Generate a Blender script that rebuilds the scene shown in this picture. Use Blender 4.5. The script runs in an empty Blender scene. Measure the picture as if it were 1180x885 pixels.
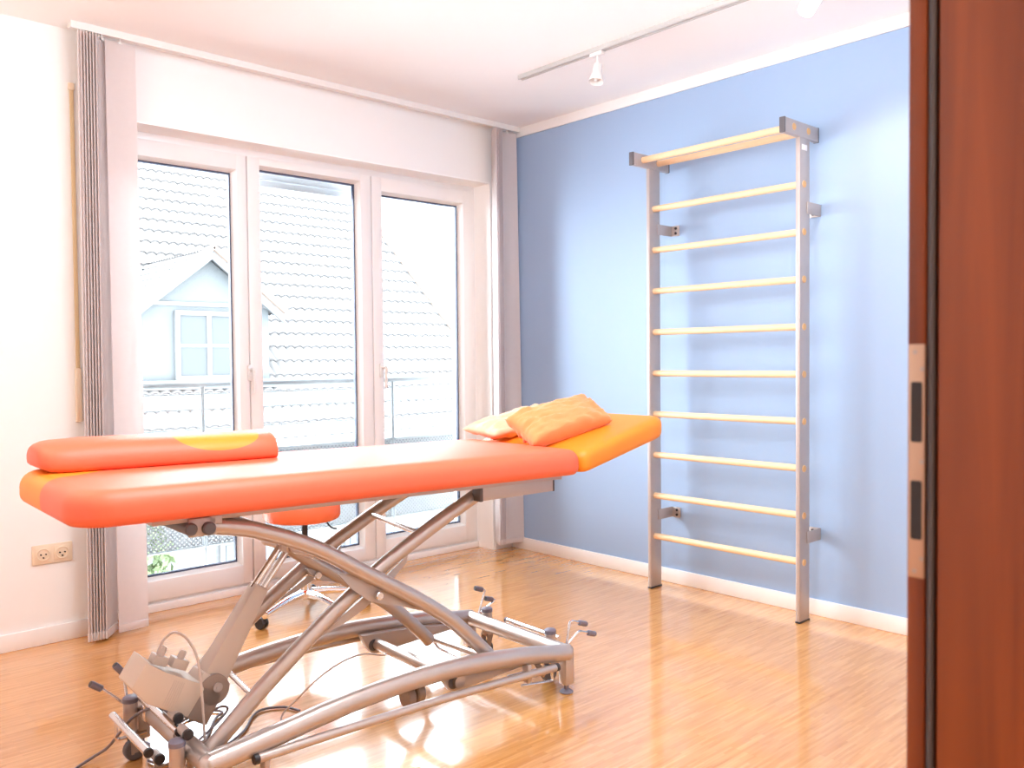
import bpy, bmesh, math, random
from mathutils import Vector, Matrix, Quaternion, noise as mnoise
random.seed(7)
PI = math.pi
scn = bpy.context.scene
COL = scn.collection

# ------------------------------------------------------------------ materials
def new_mat(name):
    m = bpy.data.materials.new(name); m.use_nodes = True
    return m, m.node_tree, m.node_tree.nodes['Principled BSDF']

def mat(name, col, rough=.5, metal=0, coat=0, spec=.5, bump=0, bscale=200, var=0, vscale=8, sheen=0):
    m, nt, p = new_mat(name)
    p.inputs['Base Color'].default_value = (*col, 1)
    p.inputs['Roughness'].default_value = rough
    p.inputs['Metallic'].default_value = metal
    p.inputs['Coat Weight'].default_value = coat
    p.inputs['Coat Roughness'].default_value = .15
    p.inputs['Specular IOR Level'].default_value = spec
    p.inputs['Sheen Weight'].default_value = sheen
    tc = nt.nodes.new('ShaderNodeTexCoord')
    if var:
        n = nt.nodes.new('ShaderNodeTexNoise'); n.inputs['Scale'].default_value = vscale
        n.inputs['Detail'].default_value = 4
        nt.links.new(tc.outputs['Object'], n.inputs['Vector'])
        mx = nt.nodes.new('ShaderNodeMix'); mx.data_type = 'RGBA'
        mx.inputs[6].default_value = (*[c * (1 - var) for c in col], 1)
        mx.inputs[7].default_value = (*[min(1, c * (1 + var)) for c in col], 1)
        nt.links.new(n.outputs['Fac'], mx.inputs[0])
        nt.links.new(mx.outputs[2], p.inputs['Base Color'])
    if bump:
        n = nt.nodes.new('ShaderNodeTexNoise'); n.inputs['Scale'].default_value = bscale
        nt.links.new(tc.outputs['Object'], n.inputs['Vector'])
        b = nt.nodes.new('ShaderNodeBump'); b.inputs['Strength'].default_value = bump
        b.inputs['Distance'].default_value = .002
        nt.links.new(n.outputs['Fac'], b.inputs['Height'])
        nt.links.new(b.outputs['Normal'], p.inputs['Normal'])
    return m

M = {}
M['white_wall'] = mat('white_wall', (.88, .87, .86), .8, bump=.15, bscale=350)
M['ceiling'] = mat('ceiling_white', (.92, .92, .92), .9)
M['blue_wall'] = mat('blue_wall', (.33, .455, .66), .55, bump=.2, bscale=300)
M['trim_white'] = mat('trim_white', (.90, .87, .85), .45)
M['reveal'] = mat('reveal_lit_white', (.97, .96, .95), .5)  # whiter than the wall: window brightness put into the colour
M['upvc'] = mat('window_plastic', (.86, .83, .82), .3)
M['gasket'] = mat('gasket', (.05, .06, .11), .5)
M['steel_grey'] = mat('silver_paint', (.50, .44, .42), .38, metal=.35, var=.04, vscale=30)
M['tube'] = mat('metallic_tube', (.52, .44, .40), .30, metal=.6, coat=.25, var=.04, vscale=20)
M['chrome'] = mat('chrome', (.85, .85, .86), .08, metal=1)
M['bright_steel'] = mat('bright_steel', (.75, .74, .76), .2, metal=1)
M['black'] = mat('black_plastic', (.025, .02, .022), .45)
M['dark_grey'] = mat('dark_grey_plastic', (.11, .10, .11), .5)
M['grip'] = mat('grey_grip', (.20, .18, .23), .5)
M['cream'] = mat('cream_plastic', (.66, .55, .46), .5)
M['cream_side'] = mat('actuator_plastic', (.62, .52, .45), .4)
M['motor'] = mat('motor_plastic', (.33, .25, .21), .5)
M['pale_cable'] = mat('pale_cable', (.62, .50, .44), .5)
M['grey_cable'] = mat('grey_cable', (.20, .17, .19), .5)
M['dowel'] = mat('beech_dowel', (.88, .62, .38), .4, var=.08, vscale=25)
M['dowel_end'] = mat('beech_end', (.75, .44, .18), .5)
M['socket'] = mat('socket_cream', (.83, .68, .52), .35)
M['strap'] = mat('strap_beige', (.72, .55, .33), .8)
M['slat'] = mat('slat_fabric', (.84, .77, .75), .8, bump=.2, bscale=600, var=.05, vscale=40)
def add_translucent(m, col, f):
    nt = m.node_tree; out = nt.nodes['Material Output']; p = nt.nodes['Principled BSDF']
    t = nt.nodes.new('ShaderNodeBsdfTranslucent'); t.inputs[0].default_value = (*col, 1)
    mx = nt.nodes.new('ShaderNodeMixShader'); mx.inputs[0].default_value = f
    nt.links.new(p.outputs[0], mx.inputs[1]); nt.links.new(t.outputs[0], mx.inputs[2]); nt.links.new(mx.outputs[0], out.inputs[0])
add_translucent(M['slat'], (.9, .86, .86), .5)
M['lamp_white'] = mat('lamp_white', (.8, .78, .76), .35)
M['track'] = mat('track_grey', (.50, .49, .48), .4)
M['stool_orange'] = mat('orange_vinyl', (.88, .16, .055), .4, bump=.1, bscale=400)
M['rail_steel'] = mat('railing_steel', (.19, .20, .205), .45)
M['house_wall'] = mat('house_plaster', (.085, .085, .086), .9, var=.04, vscale=3)
M['dormer_wall'] = mat('dormer_panels', (.058, .062, .064), .8, var=.04, vscale=3)
M['house_dark'] = mat('house_window_dark', (.03, .045, .06), .3)
M['house_win'] = mat('house_window_frame', (.12, .12, .12), .8)
M['house_glass'] = mat('house_glass', (.058, .061, .063), .8, spec=.1)
M['verge'] = mat('verge_tile', (.15, .108, .085), .8, var=.12, vscale=5)
M['barge'] = mat('barge_board', (.11, .11, .112), .7)
M['leaf'] = mat('leaf_green', (.06, .085, .03), .7, var=.35, vscale=4)
M['bark'] = mat('bark', (.18, .13, .09), .9)
M['concrete'] = mat('concrete', (.75, .75, .75), .9)
M['shutter'] = mat('shutter_slats', (.62, .66, .70), .5)
M['rtile'] = mat('roof_tile', (.105, .097, .094), .9, var=.10, vscale=2.5)
M['hall'] = mat('hall_wall', (.80, .72, .64), .8)
M['pillow'] = mat('peach_cotton', (.93, .34, .12), .85, sheen=.3, bump=.3, bscale=900)
M['pillow_pale'] = mat('pale_peach_cotton', (.92, .55, .35), .85, sheen=.3, bump=.3, bscale=900)

def vinyl(name, mask):
    """orange-red vinyl with an amber patch sewn in; mask(nt, xyz) -> socket 0/1"""
    m, nt, p = new_mat(name)
    tc = nt.nodes.new('ShaderNodeTexCoord'); sp = nt.nodes.new('ShaderNodeSeparateXYZ')
    nt.links.new(tc.outputs['Object'], sp.inputs[0])
    mx = nt.nodes.new('ShaderNodeMix'); mx.data_type = 'RGBA'
    mx.inputs[6].default_value = (.88, .155, .07, 1); mx.inputs[7].default_value = (.92, .285, .016, 1)
    nt.links.new(mask(nt, sp), mx.inputs[0]); nt.links.new(mx.outputs[2], p.inputs['Base Color'])
    p.inputs['Roughness'].default_value = .46
    p.inputs['Specular IOR Level'].default_value = .5
    n = nt.nodes.new('ShaderNodeTexNoise'); n.inputs['Scale'].default_value = 500
    nt.links.new(tc.outputs['Object'], n.inputs['Vector'])
    b = nt.nodes.new('ShaderNodeBump'); b.inputs['Strength'].default_value = .08; b.inputs['Distance'].default_value = .001
    nt.links.new(n.outputs['Fac'], b.inputs['Height']); nt.links.new(b.outputs['Normal'], p.inputs['Normal'])
    return m
def _m(nt, op, a, b=None):
    n = nt.nodes.new('ShaderNodeMath'); n.operation = op
    for i, v in enumerate((a, b)):
        if v is None: continue
        if isinstance(v, (int, float)): n.inputs[i].default_value = v
        else: nt.links.new(v, n.inputs[i])
    return n.outputs[0]
def ellipse_mask(ax, a0, ar, bx, b0, br):
    def f(nt, sp):
        da = _m(nt, 'DIVIDE', _m(nt, 'SUBTRACT', sp.outputs[ax], a0), ar)
        db = _m(nt, 'DIVIDE', _m(nt, 'SUBTRACT', sp.outputs[bx], b0), br)
        return _m(nt, 'LESS_THAN', _m(nt, 'ADD', _m(nt, 'MULTIPLY', da, da), _m(nt, 'MULTIPLY', db, db)), 1.0)
    return f
def all_mask(nt, sp): return _m(nt, 'LESS_THAN', sp.outputs[0], 100.0)

def glass_mat():
    m = bpy.data.materials.new('window_glass'); m.use_nodes = True; nt = m.node_tree
    nt.nodes.clear()
    o = nt.nodes.new('ShaderNodeOutputMaterial'); t = nt.nodes.new('ShaderNodeBsdfTransparent')
    t.inputs[0].default_value = (.97, .985, .98, 1)
    g = nt.nodes.new('ShaderNodeBsdfGlossy'); g.inputs['Roughness'].default_value = .02
    f = nt.nodes.new('ShaderNodeFresnel'); f.inputs[0].default_value = 1.3
    mx = nt.nodes.new('ShaderNodeMixShader')
    nt.links.new(f.outputs[0], mx.inputs[0]); nt.links.new(t.outputs[0], mx.inputs[1]); nt.links.new(g.outputs[0], mx.inputs[2])
    nt.links.new(mx.outputs[0], o.inputs[0]); return m
M['glass'] = glass_mat()

def emis(name, col, s):
    m, nt, p = new_mat(name)
    p.inputs['Base Color'].default_value = (*col, 1)
    p.inputs['Emission Color'].default_value = (*col, 1); p.inputs['Emission Strength'].default_value = s
    return m
M['lamp_on'] = emis('lamp_lit', (1, .93, .82), 6)

def parquet():
    m, nt, p = new_mat('strip_parquet')
    tc = nt.nodes.new('ShaderNodeTexCoord')
    br = nt.nodes.new('ShaderNodeTexBrick')
    br.inputs['Scale'].default_value = 1; br.inputs['Brick Width'].default_value = .14; br.inputs['Row Height'].default_value = .009
    br.inputs['Mortar Size'].default_value = .0003; br.inputs['Bias'].default_value = .0; br.offset = .37; br.offset_frequency = 3
    br.inputs['Color1'].default_value = (.56, .215, .045, 1); br.inputs['Color2'].default_value = (.86, .43, .135, 1)
    br.inputs['Mortar'].default_value = (.50, .22, .07, 1)
    nt.links.new(tc.outputs['Object'], br.inputs['Vector'])
    # long streaks of similar strips
    mp = nt.nodes.new('ShaderNodeMapping'); mp.inputs['Scale'].default_value = (5.5, 60, 1)
    nt.links.new(tc.outputs['Object'], mp.inputs[0])
    n = nt.nodes.new('ShaderNodeTexNoise'); n.inputs['Scale'].default_value = 1; n.inputs['Detail'].default_value = 3
    nt.links.new(mp.outputs[0], n.inputs['Vector'])
    cr = nt.nodes.new('ShaderNodeValToRGB'); cr.color_ramp.elements[0].position = .30; cr.color_ramp.elements[1].position = .68
    cr.color_ramp.elements[0].color = (.58, .225, .045, 1); cr.color_ramp.elements[1].color = (.83, .40, .12, 1)
    nt.links.new(n.outputs['Fac'], cr.inputs[0])
    mx = nt.nodes.new('ShaderNodeMix'); mx.data_type = 'RGBA'; mx.inputs[0].default_value = .45
    nt.links.new(cr.outputs[0], mx.inputs[6]); nt.links.new(br.outputs['Color'], mx.inputs[7])
    nt.links.new(mx.outputs[2], p.inputs['Base Color'])
    p.inputs['Roughness'].default_value = .22
    p.inputs['Specular IOR Level'].default_value = .55
    p.inputs['Coat Weight'].default_value = 1; p.inputs['Coat Roughness'].default_value = .10; p.inputs['Coat IOR'].default_value = 1.65
    b = nt.nodes.new('ShaderNodeBump'); b.inputs['Strength'].default_value = .06; b.inputs['Distance'].default_value = .002
    nt.links.new(n.outputs['Fac'], b.inputs['Height']); nt.links.new(b.outputs['Normal'], p.inputs['Normal'])
    return m
M['parquet'] = parquet()

def door_wood():
    m, nt, p = new_mat('mahogany_veneer')
    tc = nt.nodes.new('ShaderNodeTexCoord')
    mp = nt.nodes.new('ShaderNodeMapping'); mp.inputs['Scale'].default_value = (28, 28, 1.2)
    nt.links.new(tc.outputs['Object'], mp.inputs[0])
    n = nt.nodes.new('ShaderNodeTexNoise'); n.inputs['Scale'].default_value = 1; n.inputs['Detail'].default_value = 4; n.inputs['Distortion'].default_value = .6
    nt.links.new(mp.outputs[0], n.inputs['Vector'])
    cr = nt.nodes.new('ShaderNodeValToRGB'); cr.color_ramp.elements[0].position = .3; cr.color_ramp.elements[1].position = .7
    cr.color_ramp.elements[0].color = (.18, .034, .006, 1); cr.color_ramp.elements[1].color = (.37, .082, .013, 1)
    nt.links.new(n.outputs['Fac'], cr.inputs[0]); nt.links.new(cr.outputs[0], p.inputs['Base Color'])
    p.inputs['Roughness'].default_value = .42
    return m
M['door_wood'] = door_wood()

# ------------------------------------------------------------------ mesh helpers
def link(name, bm, m, parent=None, smooth=35, loc=None, kind=None, label=None):
    me = bpy.data.meshes.new(name)
    bmesh.ops.recalc_face_normals(bm, faces=bm.faces[:])
    bm.to_mesh(me); bm.free()
    if isinstance(m, (list, tuple)):
        for k in m: me.materials.append(M[k] if isinstance(k, str) else k)
    else: me.materials.append(M[m] if isinstance(m, str) else m)
    for f in me.polygons: f.use_smooth = True
    me.set_sharp_from_angle(angle=math.radians(smooth))
    o = bpy.data.objects.new(name, me); COL.objects.link(o)
    if parent is not None: o.parent = parent
    if loc is not None: o.location = loc
    if kind: o['kind'] = kind
    if label: o['label'] = label
    return o
def root(name, loc=(0, 0, 0), rz=0, label=None, cat=None, group=None, kind=None):
    o = bpy.data.objects.new(name, None); COL.objects.link(o); o.empty_display_size = .1
    o.location = loc; o.rotation_euler = (0, 0, rz); return tag(o, label, cat, group, kind)
def tag(o, label=None, cat=None, group=None, kind=None):
    if label: o['label'] = label
    if cat: o['category'] = cat
    if group: o['group'] = group
    if kind: o['kind'] = kind
    return o
def B(): return bmesh.new()
def box(bm, x0, x1, y0, y1, z0, z1, bev=0, mi=0, mtx=None):
    v = [bm.verts.new(c) for c in ((x0,y0,z0),(x1,y0,z0),(x1,y1,z0),(x0,y1,z0),(x0,y0,z1),(x1,y0,z1),(x1,y1,z1),(x0,y1,z1))]
    fs = [bm.faces.new([v[i] for i in q]) for q in ((3,2,1,0),(4,5,6,7),(0,1,5,4),(1,2,6,5),(2,3,7,6),(3,0,4,7))]
    for f in fs: f.material_index = mi
    if mtx is not None:
        for k in v: k.co = mtx @ k.co
    if bev:
        es = list({e for f in fs for e in f.edges})
        bmesh.ops.bevel(bm, geom=es, offset=bev, segments=2, profile=.5, affect='EDGES')
    return bm
def spline(pts, n=8):
    P = [Vector(p) for p in pts]; out = []
    for i in range(len(P) - 1):
        a = P[i - 1] if i else P[0] * 2 - P[1]; b = P[i]; c = P[i + 1]
        d = P[i + 2] if i + 2 < len(P) else P[-1] * 2 - P[-2]
        for k in range(n):
            t = k / n
            out.append(.5 * ((2 * b) + (c - a) * t + (2 * a - 5 * b + 4 * c - d) * t * t + (3 * b - a - 3 * c + d) * t ** 3))
    out.append(P[-1]); return out
def fillet(pts, r, n=5):
    P = [Vector(p) for p in pts]; out = [P[0]]
    for i in range(1, len(P) - 1):
        a = (P[i - 1] - P[i]); b = (P[i + 1] - P[i]); rr = min(r, a.length * .49, b.length * .49)
        s = P[i] + a.normalized() * rr; e = P[i] + b.normalized() * rr
        for k in range(n + 1):
            t = k / n; out.append(s * (1 - t) ** 2 + P[i] * 2 * t * (1 - t) + e * t * t)
    out.append(P[-1]); return out
def tube(bm, pts, r, n=14, caps=True, mi=0, flat=1.0, rs=None):
    P = [Vector(p) for p in pts]
    tang = []
    for i in range(len(P)):
        t = (P[min(i + 1, len(P) - 1)] - P[max(i - 1, 0)]).normalized(); tang.append(t)
    up = Vector((0, 0, 1)) if abs(tang[0].z) < .9 else Vector((0, 1, 0))
    x = tang[0].cross(up).normalized(); rings = []
    for i, p in enumerate(P):
        t = tang[i]
        if i:
            ax = tang[i - 1].cross(t)
            if ax.length > 1e-7: x = Quaternion(ax.normalized(), tang[i - 1].angle(t)) @ x
        x = (x - t * x.dot(t)).normalized(); y = t.cross(x)
        ri = rs[i] if rs else r
        rings.append([bm.verts.new(p + (x * math.cos(a) * flat + y * math.sin(a)) * ri) for a in (2 * PI * k / n for k in range(n))])
    for a, b in zip(rings, rings[1:]):
        for k in range(n):
            f = bm.faces.new((a[k], a[(k + 1) % n], b[(k + 1) % n], b[k])); f.material_index = mi
    if caps:
        for ring in (list(reversed(rings[0])), rings[-1]):
            f = bm.faces.new(ring); f.material_index = mi
    return bm
def cyl(bm, a, b, r, n=20, r2=None, mi=0, bev=0):
    a = Vector(a); b = Vector(b); d = (b - a).normalized()
    if bev:
        pts = [a, a + d * bev, b - d * bev, b]; rs = [r - bev, r, (r2 or r), (r2 or r) - bev]
    else: pts = [a, b]; rs = [r, r2 if r2 is not None else r]
    return tube(bm, pts, r, n, rs=rs, mi=mi)
def lathe(bm, prof, c=(0, 0, 0), n=28, mi=0, mtx=None):
    rings = []
    for r, z in prof:
        ring = []
        for k in range(n):
            a = 2 * PI * k / n; co = Vector((c[0] + r * math.cos(a), c[1] + r * math.sin(a), c[2] + z))
            if mtx is not None: co = mtx @ co
            ring.append(bm.verts.new(co))
        rings.append(ring)
    for a, b in zip(rings, rings[1:]):
        for k in range(n):
            f = bm.faces.new((a[k], a[(k + 1) % n], b[(k + 1) % n], b[k])); f.material_index = mi
    for ring in (list(reversed(rings[0])), rings[-1]):
        f = bm.faces.new(ring); f.material_index = mi
    return bm
def prism(bm, poly, axis, a, b, mi=0, bev=0):
    """poly in the two other axes (cyclic order), extruded along axis from a to b"""
    def mk(p, t):
        return {'x': (t, p[0], p[1]), 'y': (p[0], t, p[1]), 'z': (p[0], p[1], t)}[axis]
    v0 = [bm.verts.new(mk(p, a)) for p in poly]; v1 = [bm.verts.new(mk(p, b)) for p in poly]
    n = len(poly); fs = [bm.faces.new(v0), bm.faces.new(list(reversed(v1)))]
    for i in range(n): fs.append(bm.faces.new((v0[i], v1[i], v1[(i + 1) % n], v0[(i + 1) % n])))
    for f in fs: f.material_index = mi
    if bev:
        bmesh.ops.bevel(bm, geom=list({e for f in fs for e in f.edges}), offset=bev, segments=2, profile=.5, affect='EDGES')
    return bm
def round_outline(pts, radii, n=10):
    out = []; N = len(pts)
    for i in range(N):
        p = Vector(pts[i]); a = Vector(pts[i - 1]) - p; b = Vector(pts[(i + 1) % N]) - p
        r = radii[i] if isinstance(radii, (list, tuple)) else radii
        ang = a.angle(b); d = min(r / math.tan(ang / 2), a.length * .49, b.length * .49)
        s = p + a.normalized() * d; e = p + b.normalized() * d
        rr = d * math.tan(ang / 2); c = p + (a.normalized() + b.normalized()).normalized() * (rr / math.sin(ang / 2))
        a0 = math.atan2(s.y - c.y, s.x - c.x); a1 = math.atan2(e.y - c.y, e.x - c.x)
        while a1 - a0 > PI: a1 -= 2 * PI
        while a1 - a0 < -PI: a1 += 2 * PI
        for k in range(n + 1):
            t = a0 + (a1 - a0) * k / n; out.append(Vector((c.x + rr * math.cos(t), c.y + rr * math.sin(t))))
    res = []   # long straight runs get extra points
    for i, p in enumerate(out):
        q = out[(i + 1) % len(out)]; res.append(p); L = (q - p).length
        k = int(L / .08)
        for j in range(1, k): res.append(p.lerp(q, j / k))
    return res
def pad(bm, outline, z0, z1, rt, rb, zf=None, crown=0, mi=0):
    N = len(outline)
    nor = []
    for i in range(N):
        t = (outline[(i + 1) % N] - outline[i - 1]).normalized(); nor.append(Vector((-t.y, t.x)))
    area = sum(outline[i].x * outline[(i + 1) % N].y - outline[(i + 1) % N].x * outline[i].y for i in range(N))
    s = 1 if area > 0 else -1
    prof = [(rb * (1 - math.sin(a)), z0 + rb * (1 - math.cos(a))) for a in (PI / 2 * k / 4 for k in range(5))]
    prof += [(rt * (1 - math.cos(a)), z1 - rt + rt * math.sin(a)) for a in (PI / 2 * k / 6 for k in range(7))]
    prof += [(rt + .008, z1 + crown * .5)]
    rings = []
    for ins, z in prof:
        rings.append([bm.verts.new((outline[i].x + nor[i].x * ins * s, outline[i].y + nor[i].y * ins * s, z)) for i in range(N)])
    for a, b in zip(rings, rings[1:]):
        for k in range(N): bm.faces.new((a[k], a[(k + 1) % N], b[(k + 1) % N], b[k])).material_index = mi
    bm.faces.new(list(reversed(rings[0]))).material_index = mi; bm.faces.new(rings[-1]).material_index = mi
    if zf:
        for v in bm.verts: v.co.z += zf(v.co.x, v.co.y)
    return bm
def copy_tree(o, parent=None):
    c = o.copy(); COL.objects.link(c)
    if parent is not None: c.parent = parent
    for ch in list(o.children): copy_tree(ch, c)
    return c

# ------------------------------------------------------------------ the room
H = 2.53
XL, YF = -4.3, -3.55          # left wall, door wall
bm = B(); box(bm, XL - .2, .2, -6.6, .19, -.12, 0)
link('floor', bm, 'parquet', kind='structure')
bm = B(); box(bm, XL - .2, .2, -6.6, .4, H, H + .15)
link('ceiling', bm, 'ceiling', kind='structure')
WX0, WX1, WZ = -2.39, -.148, 2.203
bm = B()
box(bm, XL - .2, WX0, 0, .38, -.1, H); box(bm, WX1, .2, 0, .38, -.1, H); box(bm, WX0, WX1, 0, .38, WZ, H)
box(bm, WX0, WX1, .2, .38, -.12, -.002)
link('wall_back', bm, 'white_wall', kind='structure')
bm = B(); box(bm, 0, .2, YF - .3, 0, -.1, H); link('wall_right', bm, 'blue_wall', kind='structure')
bm = B(); box(bm, XL - .2, XL, -6.6, 0, -.1, H); link('wall_left', bm, 'white_wall', kind='structure')
JX = -2.77; JL = -3.75
bm = B(); box(bm, JX + .035, 0, YF - .26, YF, -.1, H); box(bm, XL, JL - .035, YF - .26, YF, -.1, H); box(bm, JL - .035, JX + .035, YF - .26, YF, 2.12, H)
link('wall_front', bm, 'white_wall', kind='structure')
# hallway behind the camera
bm = B(); box(bm, XL, -1.2, -6.6, -6.4, -.1, H); box(bm, -1.4, -1.2, -6.4, YF - .26, -.1, H)
link('wall_rear', bm, 'hall', kind='structure')
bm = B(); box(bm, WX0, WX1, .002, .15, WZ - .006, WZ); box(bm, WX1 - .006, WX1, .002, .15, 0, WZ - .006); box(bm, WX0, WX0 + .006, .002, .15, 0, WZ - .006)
link('reveal_lit_lining', bm, 'reveal', kind='structure')  # added thin lining, its white stands in for daylight on the reveal
# white painted band at the top of the blue wall
bm = B(); box(bm, -.012, 0, YF, 0, 2.476, H, bev=.002); link('trim_1', bm, 'trim_white', kind='structure')
bm = B(); box(bm, -.013, 0, YF, -.013, 0, .071, bev=.003); link('baseboard_right', bm, 'trim_white', kind='structure')
bm = B(); box(bm, XL, WX0, -.013, 0, 0, .071, bev=.003); box(bm, WX1, -.013, -.013, 0, 0, .071, bev=.003)
link('baseboard_back', bm, 'trim_white', kind='structure')
bm = B(); box(bm, XL, XL + .013, YF, -.013, 0, .071, bev=.003); link('baseboard_left', bm, 'trim_white', kind='structure')

# door frame beside the camera: rebate with strike plate, rubber seal, wide lining
dr = root('door_1', (JX, YF, 0), kind='structure')
bm = B()
box(bm, 0, .035, -.0145, .001, 0, 2.10, bev=.001)
box(bm, .001, .035, -.30, -.0255, 0, 2.10, bev=.001)
box(bm, .011, .035, -.03, -.01, 0, 2.10)
for (a, b) in ((-.0145, .001), (-.30, -.0255)):
    box(bm, JL - JX - .035, JL - JX, a, b, 0, 2.10, bev=.001); box(bm, JL - JX - .035, .035, a, b, 2.08, 2.12, bev=.001)
box(bm, JL - JX - .035, JL - JX - .011, -.03, -.01, 0, 2.10); box(bm, JL - JX, 0, -.03, -.01, 2.09, 2.12)
box(bm, 0.035, .10, .0, .012, 0, 2.17, bev=.002)        # architrave on the room side, right
link('door_lining', bm, 'door_wood', dr)
bm = B(); tube(bm, [(.0045, -.0185, 0), (.0045, -.0185, 2.08)], .0036, n=12); link('rubber_seal', bm, 'dark_grey', dr)
z0, z1 = .947, 1.160
bm = B(); box(bm, -.0010, .002, -.0145, -.0002, z0, z1, bev=.0004)
sp = link('strike_plate', bm, 'bright_steel', dr)
M['plate'] = mat('brass_toned_plate', (.62, .42, .30), .35, metal=.5)
sp.data.materials[0] = M['plate']
bm = B()
for a, b in ((.982, 1.036), (1.071, 1.126)):
    prism(bm, [tuple(q) for q in round_outline([(-.0125, a), (-.0025, a), (-.0025, b), (-.0125, b)], .002, 4)], 'x', -.0013, .001)
link('keep_slot', bm, 'black', sp)
bm = B()
for z in (.965, 1.0535, 1.1375): cyl(bm, (-.0014, -.0125, z), (.0, -.0125, z), .0020, 12)
for z in (.953, 1.153): cyl(bm, (-.0014, -.0060, z), (.0, -.0060, z), .0020, 12)
link('screw', bm, 'steel_grey', sp)

# ------------------------------------------------------------------ window
win = root('window_1', ((WX0 + WX1) / 2, .16, 0), kind='structure')
wx = (WX0 + WX1) / 2
def ring(bm, x0, x1, z0, z1, ix0, ix1, iz0, iz1, y0, y1, bev=.003):
    box(bm, x0 - wx, ix0 - wx, y0 - .16, y1 - .16, z0, z1, bev=bev); box(bm, ix1 - wx, x1 - wx, y0 - .16, y1 - .16, z0, z1, bev=bev)
    box(bm, ix0 - wx - .002, ix1 - wx + .002, y0 - .16, y1 - .16, z0, iz0, bev=bev); box(bm, ix0 - wx - .002, ix1 - wx + .002, y0 - .16, y1 - .16, iz1, z1, bev=bev)
bm = B()
ring(bm, WX0, WX1, 0.0, WZ, WX0 + .055, WX1 - .055, .05, WZ - .045, .15, .215)
box(bm, -1.650 - wx, -1.610 - wx, -.010, .05, .05, 2.16, bev=.002); box(bm, -.925 - wx, -.885 - wx, -.010, .05, .05, 2.16, bev=.002)
link('window_frame', bm, 'upvc', win)
bm = B(); box(bm, WX0 - wx, WX1 - wx, -.03, -.008, 0, .036, bev=.003); link('threshold', bm, 'trim_white', win)
panes = [(-2.345, -1.633, -2.262, -1.697, .157, 2.075), (-1.627, -.908, -1.549, -.987, .132, 2.112), (-.902, -.188, -.825, -.268, .160, 2.075)]
for x0, x1, a, b, c, d in panes:
    bm = B()
    ring(bm, x0, x1, .052, 2.163, a - .012, b + .012, c - .012, d + .012, .132, .20, bev=.004)
    s = link('sash', bm, 'upvc', win)
    bm = B()
    # sloping glazing bead
    for (p, q, r_, t) in (((a - .012, c - .012), (b + .012, c - .012), (b, c), (a, c)), ((b + .012, c - .012), (b + .012, d + .012), (b, d), (b, c)),
                          ((b + .012, d + .012), (a - .012, d + .012), (a, d), (b, d)), ((a - .012, d + .012), (a - .012, c - .012), (a, c), (a, d))):
        vs = [bm.verts.new((k[0] - wx, yy - .16, k[1])) for k, yy in ((p, .140), (q, .140), (r_, .174), (t, .174))]
        bm.faces.new(vs)
    link('glazing_bead', bm, 'trim_white', s)
    bm = B()
    ring(bm, a - .004, b + .004, c - .004, d + .004, a + .007, b - .007, c + .007, d - .007, .174, .196, bev=0)
    link('gasket', bm, 'gasket', s)
    bm = B(); box(bm, a - wx, b - wx, .022, .026, c, d); link('pane', bm, 'glass', s)
for hx in (-1.632, -.856):
    bm = B(); box(bm, hx - wx - .014, hx - wx + .014, -.040, -.028, 1.055, 1.135, bev=.005)
    hd = link('window_handle', bm, 'lamp_white', win)
    bm = B(); cyl(bm, (hx - wx, -.078, 1.11), (hx - wx, -.03, 1.11), .009, 14)
    tube(bm, fillet([(hx - wx, -.060, 1.11), (hx - wx, -.078, 1.11), (hx - wx, -.078, 1.085), (hx - wx, -.076, .995)], .012), .0085, 12)
    link('lever', bm, 'lamp_white', hd)
# roller shutter, a little way down over the middle pane
bm = B()
for k in range(3): box(bm, -1.60 - wx, -.94 - wx, .080, .092, 2.045 + k * .037, 2.080 + k * .037, bev=.003)
link('roller_shutter', bm, 'shutter', win)
# roller shutter strap left of the window
st = root('shutter_strap', (-2.462, 0, 0), label='beige roller shutter strap with its winder on the wall left of the window', cat='strap')
bm = B(); box(bm, -.008, .008, -.010, -.006, 1.10, 2.30, bev=.001); link('strap_band', bm, 'strap', st)
bm = B(); box(bm, -.012, .012, -.016, -.0005, .905, 1.13, bev=.004); link('winder_box', bm, 'socket', st)
bm = B(); box(bm, -.012, .012, -.014, -.0005, 2.28, 2.31, bev=.003); link('strap_guide', bm, 'socket', st)

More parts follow.
